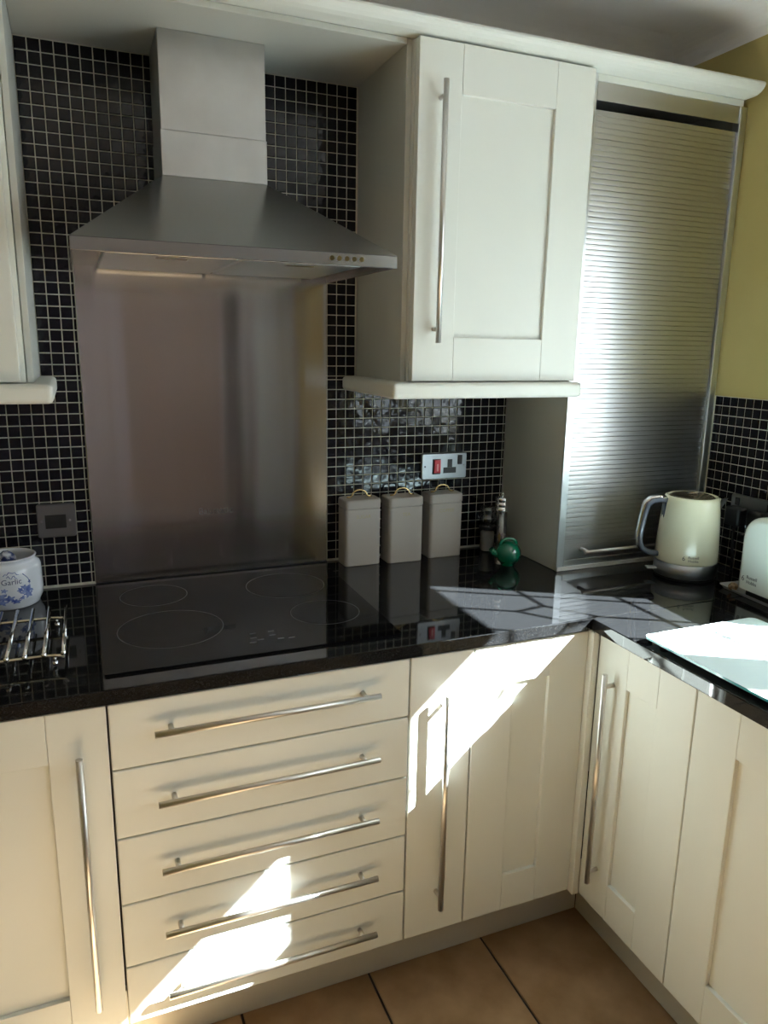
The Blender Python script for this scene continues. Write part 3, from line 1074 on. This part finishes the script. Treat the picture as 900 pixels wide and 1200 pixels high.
# ------------------------------------------------------------------ kettle
KR = 0.080
k = thing('electric_kettle', (1.470, -0.440, WT), 'cream electric kettle with steel base and grey loop handle', 'kettle', rz=R(158.0 - 180.0))
bm = new_bm()
bm_lathe(bm, [(0.0, 0.0006), (0.074, 0.0006), (0.077, 0.002), (0.0775, 0.006), (0.076, 0.008), (0.0, 0.008)], n=48)
lpart('power_base', bm, BLACK, k)
bm = new_bm()
bm_lathe(bm, [(0.0, 0.0085), (0.0790, 0.0085), (0.0800, 0.010), (0.0800, 0.046), (0.0, 0.046)], n=48)
lpart('steel_band', bm, mat('dark_brushed_steel', (0.30, 0.31, 0.33), 0.28, 1.0), k)
bm = new_bm()
prof = [(0.0, 0.0462), (0.0792, 0.0462), (0.0802, 0.050), (0.0795, 0.075), (0.0765, 0.125), (0.0725, 0.180), (0.0695, 0.208), (0.0670, 0.2165), (0.0630, 0.2195), (0.0595, 0.2185), (0.0580, 0.214), (0.0, 0.214)]
bm_lathe(bm, prof, n=56)
lpart('body', bm, CREAM_ENAMEL, k)
bm = new_bm()
bm_lathe(bm, [(0.0, 0.2142), (0.0575, 0.2142), (0.0575, 0.2175), (0.050, 0.2205), (0.0, 0.2215)], n=40)
lid = lpart('lid', bm, AMBER_LID, k)
bm = new_bm()
bm_box(bm, -0.012, 0.012, -0.006, 0.006, 0.2212, 0.2275, 0.002, 2)
lpart('lid_knob', bm, CHROME, lid)
# spout on +x, handle on -x of the local frame
bm = new_bm()
V = [bm.verts.new(q) for q in ((0.062, -0.018, 0.170), (0.062, 0.018, 0.170), (0.066, -0.024, 0.216), (0.066, 0.024, 0.216), (0.096, 0.0, 0.213), (0.0755, 0.0, 0.172))]
for f in ((0, 2, 4), (0, 4, 5), (1, 4, 3), (1, 5, 4), (0, 5, 1), (2, 3, 4), (0, 1, 3, 2)):
    bm.faces.new([V[i] for i in f])
lpart('spout', bm, CHROME, k)
bm = new_bm()
hp = [(-0.064, 0, 0.206), (-0.085, 0, 0.208), (-0.105, 0, 0.204), (-0.117, 0, 0.192), (-0.122, 0, 0.172), (-0.1265, 0, 0.14), (-0.130, 0, 0.108), (-0.129, 0, 0.090), (-0.121, 0, 0.075), (-0.106, 0, 0.066), (-0.090, 0, 0.062), (-0.078, 0, 0.061)]


def strap(bm, pts, hw, ht):
    rings = []
    m = len(pts)
    for i, q in enumerate(pts):
        q = Vector(q)
        tg = (Vector(pts[min(i + 1, m - 1)]) - Vector(pts[max(i - 1, 0)])).normalized()
        nrm = tg.cross(Vector((0, 1, 0))).normalized()
        ring = []
        for a in range(12):
            ca, sa = math.cos(2 * math.pi * a / 12), math.sin(2 * math.pi * a / 12)
            sc = lambda v: math.copysign(abs(v) ** 0.6, v)
            ring.append(bm.verts.new(q + Vector((0, 1, 0)) * hw * sc(ca) + nrm * ht * sc(sa)))
        rings.append(ring)
    for A, B in zip(rings, rings[1:]):
        for a in range(12):
            f = bm.faces.new((A[a], A[(a + 1) % 12], B[(a + 1) % 12], B[a]))
            f.smooth = True
    bm.faces.new(rings[0][::-1])
    bm.faces.new(rings[-1])


strap(bm, hp, 0.013, 0.0075)
hd = lpart('handle', bm, mat('grey_plastic', (0.10, 0.115, 0.15), 0.2, coat=0.5), k)
bm = new_bm()
strap(bm, [(q[0] - 0.004, q[1], q[2] + (0.005 if i < 4 else 0)) for i, q in enumerate(hp[:9])], 0.0095, 0.0066)
lpart('chrome_trim', bm, CHROME, hd)
bm = new_bm()
bm_box(bm, -0.0735, -0.066, -0.011, 0.011, 0.055, 0.211, 0.002, 2)
lpart('handle_mount', bm, mat('dark_blue_grey', (0.03, 0.035, 0.055), 0.25), k)
bm = new_bm()
bm_box(bm, -0.104, -0.078, -0.011, 0.011, 0.019, 0.024, 0.002, 2)
lpart('switch_lever', bm, mat('clear_lever', (0.60, 0.66, 0.68), 0.2), k)


def on_cone(root_rz, ang, zc, r_at):
    def fn(a, b, c):
        th = ang + a / r_at(zc + b)
        rad = r_at(zc + b) + 0.0002 + c
        return Vector((rad * math.cos(th), rad * math.sin(th), zc + b))
    return fn


kr = lambda z: 0.0802 - (z - 0.05) * 0.0375
# lettering faces the room: world direction about (-0.62,-0.78)
k_ang = math.atan2(-0.80, -0.60) - k.rotation_euler.z
for body, dz, da in (('Russell', 0.0695, 0.0), ('Hobbs', 0.0605, 0.0)):
    text_part('lettering', body, 0.0098, INK, k, on_cone(0, k_ang + 0.10, dz, kr), 0.0002)
text_part('emblem', '6', 0.016, INK, k, on_cone(0, k_ang - 0.20, 0.0655, kr), 0.0002)

# ------------------------------------------------------------------ tray, toaster, walnut
tr_ = thing('serving_tray', (1.5525, -0.72, WT), 'shallow grey metal tray under the toaster', 'tray', rz=R(-5))
bm = new_bm()
outer = rounded_rect(-0.09, 0.088, -0.20, 0.165, 0.012)
base = rounded_rect(-0.082, 0.080, -0.192, 0.157, 0.010)
lo = [bm.verts.new((q[0], q[1], 0.0006)) for q in base]
up = [bm.verts.new((q[0], q[1], 0.0105)) for q in outer]
ui = [bm.verts.new((q[0] * 0.975, q[1] * 0.985 - 0.0003, 0.0105)) for q in outer]
li = [bm.verts.new((q[0] * 0.975, q[1] * 0.985, 0.003)) for q in base]
n = len(lo)
for A, B in ((lo, up), (up, ui), (ui, li)):
    for i in range(n):
        bm.faces.new((A[i], A[(i + 1) % n], B[(i + 1) % n], B[i]))
bm.faces.new(lo[::-1])
bm.faces.new(li)
lpart('tray_body', bm, GREY_TRAY, tr_)

to = thing('toaster', (1.537, -0.765, WT + 0.0035), 'pale cream toaster with rounded ends on the grey tray', 'toaster', rz=R(-4))
bm = new_bm()
bm_box(bm, -0.066, 0.066, -0.130, 0.130, 0.0, 0.020, 0.005, 2)
lpart('base', bm, BLACK, to)
bm = new_bm()
# rounded silhouette in the y-z plane, softened across x
sil = []
hh, ww, rr_ = 0.205, 0.145, 0.055
for cy, a0 in ((ww - rr_, 0), (-(ww - rr_), 90)):
    for i in range(9):
        a = R(a0 + 90 * i / 8)
        sil.append((cy + rr_ * math.cos(a), hh - rr_ + rr_ * math.sin(a)))
sil = [(ww, 0.021)] + sil + [(-ww, 0.021)]
levels = [(-0.082, 0.012), (-0.080, 0.006), (-0.075, 0.001), (-0.07, 0.0), (0.07, 0.0), (0.075, 0.001), (0.080, 0.006), (0.082, 0.012)]
rings = []
for x, ins in levels:
    ring = []
    for y, z_ in sil:
        sy = (ww - ins) / ww
        zz_ = 0.021 + (z_ - 0.021) * (hh - 0.021 - ins) / (hh - 0.021)
        ring.append(bm.verts.new((x, y * sy, zz_)))
    rings.append(ring)
for A, B in zip(rings, rings[1:]):
    for i in range(len(A)):
        f = bm.faces.new((A[i], A[(i + 1) % len(A)], B[(i + 1) % len(A)], B[i]))
        f.smooth = True
bm.faces.new(rings[0][::-1])
bm.faces.new(rings[-1])
lpart('body', bm, TOASTER_ENAMEL, to)
for x in (-0.032, 0.032):
    bm = new_bm()
    bm_box(bm, x - 0.014, x + 0.014, -0.075, 0.075, hh - 0.002, hh + 0.0012, 0.001, 1)
    lpart('bread_slot', bm, DARK, to)
for body, zt_ in (('Russell', 0.054), ('Hobbs', 0.042)):
    text_part('lettering', body, 0.0118, INK, to, lambda a, b, c, z0=zt_: Vector((-0.0824 - c, 0.098 - a, z0 + b)), 0.0002)
text_part('emblem', '6', 0.019, INK, to, lambda a, b, c: Vector((-0.0824 - c, 0.125 - a, 0.048 + b)), 0.0002)

bm = new_bm()
bmesh.ops.create_icosphere(bm, subdivisions=3, radius=0.011)
for v in bm.verts:
    v.co *= 1 + 0.05 * math.sin(v.co.x * 900) * math.sin(v.co.y * 700 + 1)
    v.co.z *= 0.92
    v.co.x *= 1.12
for f in bm.faces:
    f.smooth = True
bm2 = bm
w_ = tag(finish('walnut', bm2, WALNUT), 'small wrinkled brown walnut lying on the tray rim by the toaster', 'walnut')
w_.location = (1.4835, -0.592, WT + 0.0137)

# ------------------------------------------------------------------ white glass board
b = thing('glass_board', (1.19, -1.0, WT), 'white glass chopping board lying on the worktop in full sun', 'chopping board')
bx0, bx1, by0, by1 = 1.039, 1.345, -1.19, -0.776
bm = new_bm()
bm_prism(bm, rounded_rect(bx0, bx1, by0, by1, 0.014, 6), 2, WT + 0.0112, WT + 0.0162)
pl_ = part('glass_plate', bm, [BOARD, BOARD_EDGE], b)
for p_ in pl_.data.polygons:
    if abs(p_.normal.z) < 0.5:
        p_.material_index = 1
for x in (bx0 + 0.03, bx1 - 0.03):
    for y in (by0 + 0.03, by1 - 0.03):
        bm = new_bm()
        bm_cyl(bm, (x, y, WT + 0.0004), (x, y, WT + 0.0111), 0.009, 0.008, 16)
        part('rubber_foot', bm, RUBBER, b)

# ------------------------------------------------------------------ garlic jar, its lid, trivet
j = thing('garlic_jar', (-0.185, -0.081, WT), 'open white china jar with blue flowers and the word Garlic', 'jar')
prof = [(0.0, 0.0005), (0.060, 0.0005), (0.063, 0.003), (0.064, 0.008), (0.070, 0.020), (0.0715, 0.035), (0.0705, 0.070), (0.0695, 0.094), (0.0665, 0.104), (0.0605, 0.110), (0.0590, 0.114), (0.0600, 0.121), (0.0615, 0.1245), (0.0600, 0.1265), (0.0570, 0.1265), (0.0555, 0.122), (0.0555, 0.112), (0.062, 0.100), (0.065, 0.085), (0.066, 0.03), (0.058, 0.008), (0.0, 0.008)]
prof = [(r_, z_ if z_ < 0.07 else 0.07 + (z_ - 0.07) * 0.76) for r_, z_ in prof]
bm = new_bm()
bm_lathe(bm, prof, n=56)
lpart('body', bm, CERAMIC, j)
jr = lambda z: 0.0715 + 0.0002 - max(0.0, (z - 0.035)) * 0.034
jang = math.atan2(-0.985, 0.16)
text_part('lettering', 'Garlic', 0.0175, BLUE_DARK, j, on_cone(0, jang, 0.067, jr), 0.0002)


def blob(ang, z, rw, rh, material, seed, name='flower_print'):
    rnd = random.Random(seed)
    bm = new_bm()
    n = 18
    fn = on_cone(0, jang, z, jr)
    c = bm.verts.new(fn(ang, 0, 0.00025))
    ring = []
    for i in range(n):
        a = 2 * math.pi * i / n
        q = 0.72 + 0.28 * math.cos(5 * a + seed) + rnd.uniform(-0.08, 0.08)
        ring.append(bm.verts.new(fn(ang + rw * q * math.cos(a), rh * q * math.sin(a), 0.00025)))
    for i in range(n):
        bm.faces.new((c, ring[i], ring[(i + 1) % n]))
    return lpart(name, bm, material, j)


blob(0.031, 0.044, 0.017, 0.014, BLUE_INK, 1)
blob(0.016, 0.047, 0.008, 0.007, BLUE_INK, 2)
blob(-0.026, 0.034, 0.020, 0.013, BLUE_INK, 3)
blob(-0.006, 0.030, 0.013, 0.009, BLUE_INK, 4)
blob(0.020, 0.028, 0.006, 0.005, BLUE_INK, 5)
blob(-0.016, 0.049, 0.008, 0.006, BLUE_INK, 6)
blob(-0.041, 0.058, 0.011, 0.010, BLUE_INK, 7)
blob(-0.034, 0.080, 0.008, 0.004, BLUE_INK, 8)
blob(0.038, 0.062, 0.004, 0.006, BLUE_INK, 9)
blob(0.034, 0.034, 0.012, 0.010, BLUE_INK, 10)
blob(0.006, 0.022, 0.012, 0.006, BLUE_INK, 11)
blob(-0.022, 0.022, 0.014, 0.008, BLUE_INK, 12)
blob(0.024, 0.052, 0.010, 0.006, BLUE_INK, 13)
# scroll over the word and sprig beside it
for pts in ([(-0.016 + 0.004 * i, 0.082 + 0.007 * math.sin(math.pi * i / 8) + 0.0022 * math.sin(i * 2.4)) for i in range(9)],
            [(-0.009 + 0.003 * i, 0.078 + 0.004 * math.sin(i * 1.7)) for i in range(8)],
            [(0.024 + 0.0145 * math.sin(math.pi * 0.5 * i / 8), 0.083 - 0.0028 * i) for i in range(9)],
            [(0.012 + 0.012 * math.sin(math.pi * i / 8), 0.026 + 0.0022 * i) for i in range(9)]):
    bm = new_bm()
    fn = on_cone(0, jang, 0.06, jr)
    bm_tube(bm, [fn(a_, z_ - 0.06, 0.0) for a_, z_ in pts], 0.0008, 6)
    lpart('scroll_print', bm, BLUE_INK, j)
# garlic heads lying inside
for gx, gy, gr in ((0.024, 0.010, 0.026),):
    bm = new_bm()
    prof = [(0.0, 0.0), (gr * 0.5, 0.002), (gr * 0.95, gr * 0.6), (gr, gr), (gr * 0.75, gr * 1.5), (gr * 0.3, gr * 1.85), (gr * 0.13, gr * 2.3), (0.0, gr * 2.35)]
    bm_lathe(bm, prof, n=16)
    for f in bm.faces:
        f.smooth = True
    g = tag(finish('garlic_bulb', bm, DARK_INSIDE), 'brownish garlic bulb lying inside the open blue and white jar', 'garlic')
    g.location = (-0.185 + gx, -0.081 + gy, WT + 0.0085)
# blue and white lid leaning in the jar mouth
lidt = thing('jar_lid', (-0.200, -0.092, WT + 0.083), 'blue and white patterned lid knob tipped into the garlic jar mouth', 'lid')
lidt.rotation_euler = (R(-24), R(38), 0)
bm = new_bm()
bm_lathe(bm, [(0.0, 0.0), (0.022, 0.0), (0.024, 0.004), (0.020, 0.010), (0.011, 0.014), (0.009, 0.019)], n=28)
lpart('disc', bm, BLUE_FOIL, lidt)
bm = new_bm()
bm_lathe(bm, [(0.0088, 0.019), (0.015, 0.023), (0.019, 0.031), (0.017, 0.039), (0.010, 0.044), (0.0, 0.045)], n=28)
lpart('knob', bm, BLUE_FOIL, lidt)

tv = thing('wire_trivet', (-0.14, -0.37, WT), 'chrome wire trivet of parallel rods beside the hob', 'trivet')
ZR = WT + 0.029
for x in (-0.0675, -0.1005, -0.1325, -0.1625, -0.1925, -0.2235, -0.2545):
    bm = new_bm()
    bm_cyl(bm, (x, -0.500, ZR), (x + 0.003, -0.238, ZR), 0.0036, n=12)
    bmesh.ops.create_icosphere(bm, subdivisions=2, radius=0.0048, matrix=Matrix.Translation((x, -0.501, ZR)))
    part('rod', bm, CHROME, tv)
for y in (-0.284, -0.490):
    bm = new_bm()
    bm_tube(bm, [(-0.2565, y - 0.004, ZR - 0.0072), (-0.245, y, ZR - 0.0072), (-0.10, y, ZR - 0.0072), (-0.082, y - 0.003, ZR - 0.0072), (-0.066, y - 0.010, ZR - 0.0072)], 0.0034, 10)
    part('cross_rail', bm, BRASS_PALE, tv)
    for x in (-0.240, -0.083):
        bm = new_bm()
        bm_cyl(bm, (x, y, ZR - 0.008), (x, y, WT + 0.006), 0.003, n=10)
        bmesh.ops.create_icosphere(bm, subdivisions=2, radius=0.0055, matrix=Matrix.Translation((x, y, WT + 0.006)))
        part('foot', bm, CHROME, tv)
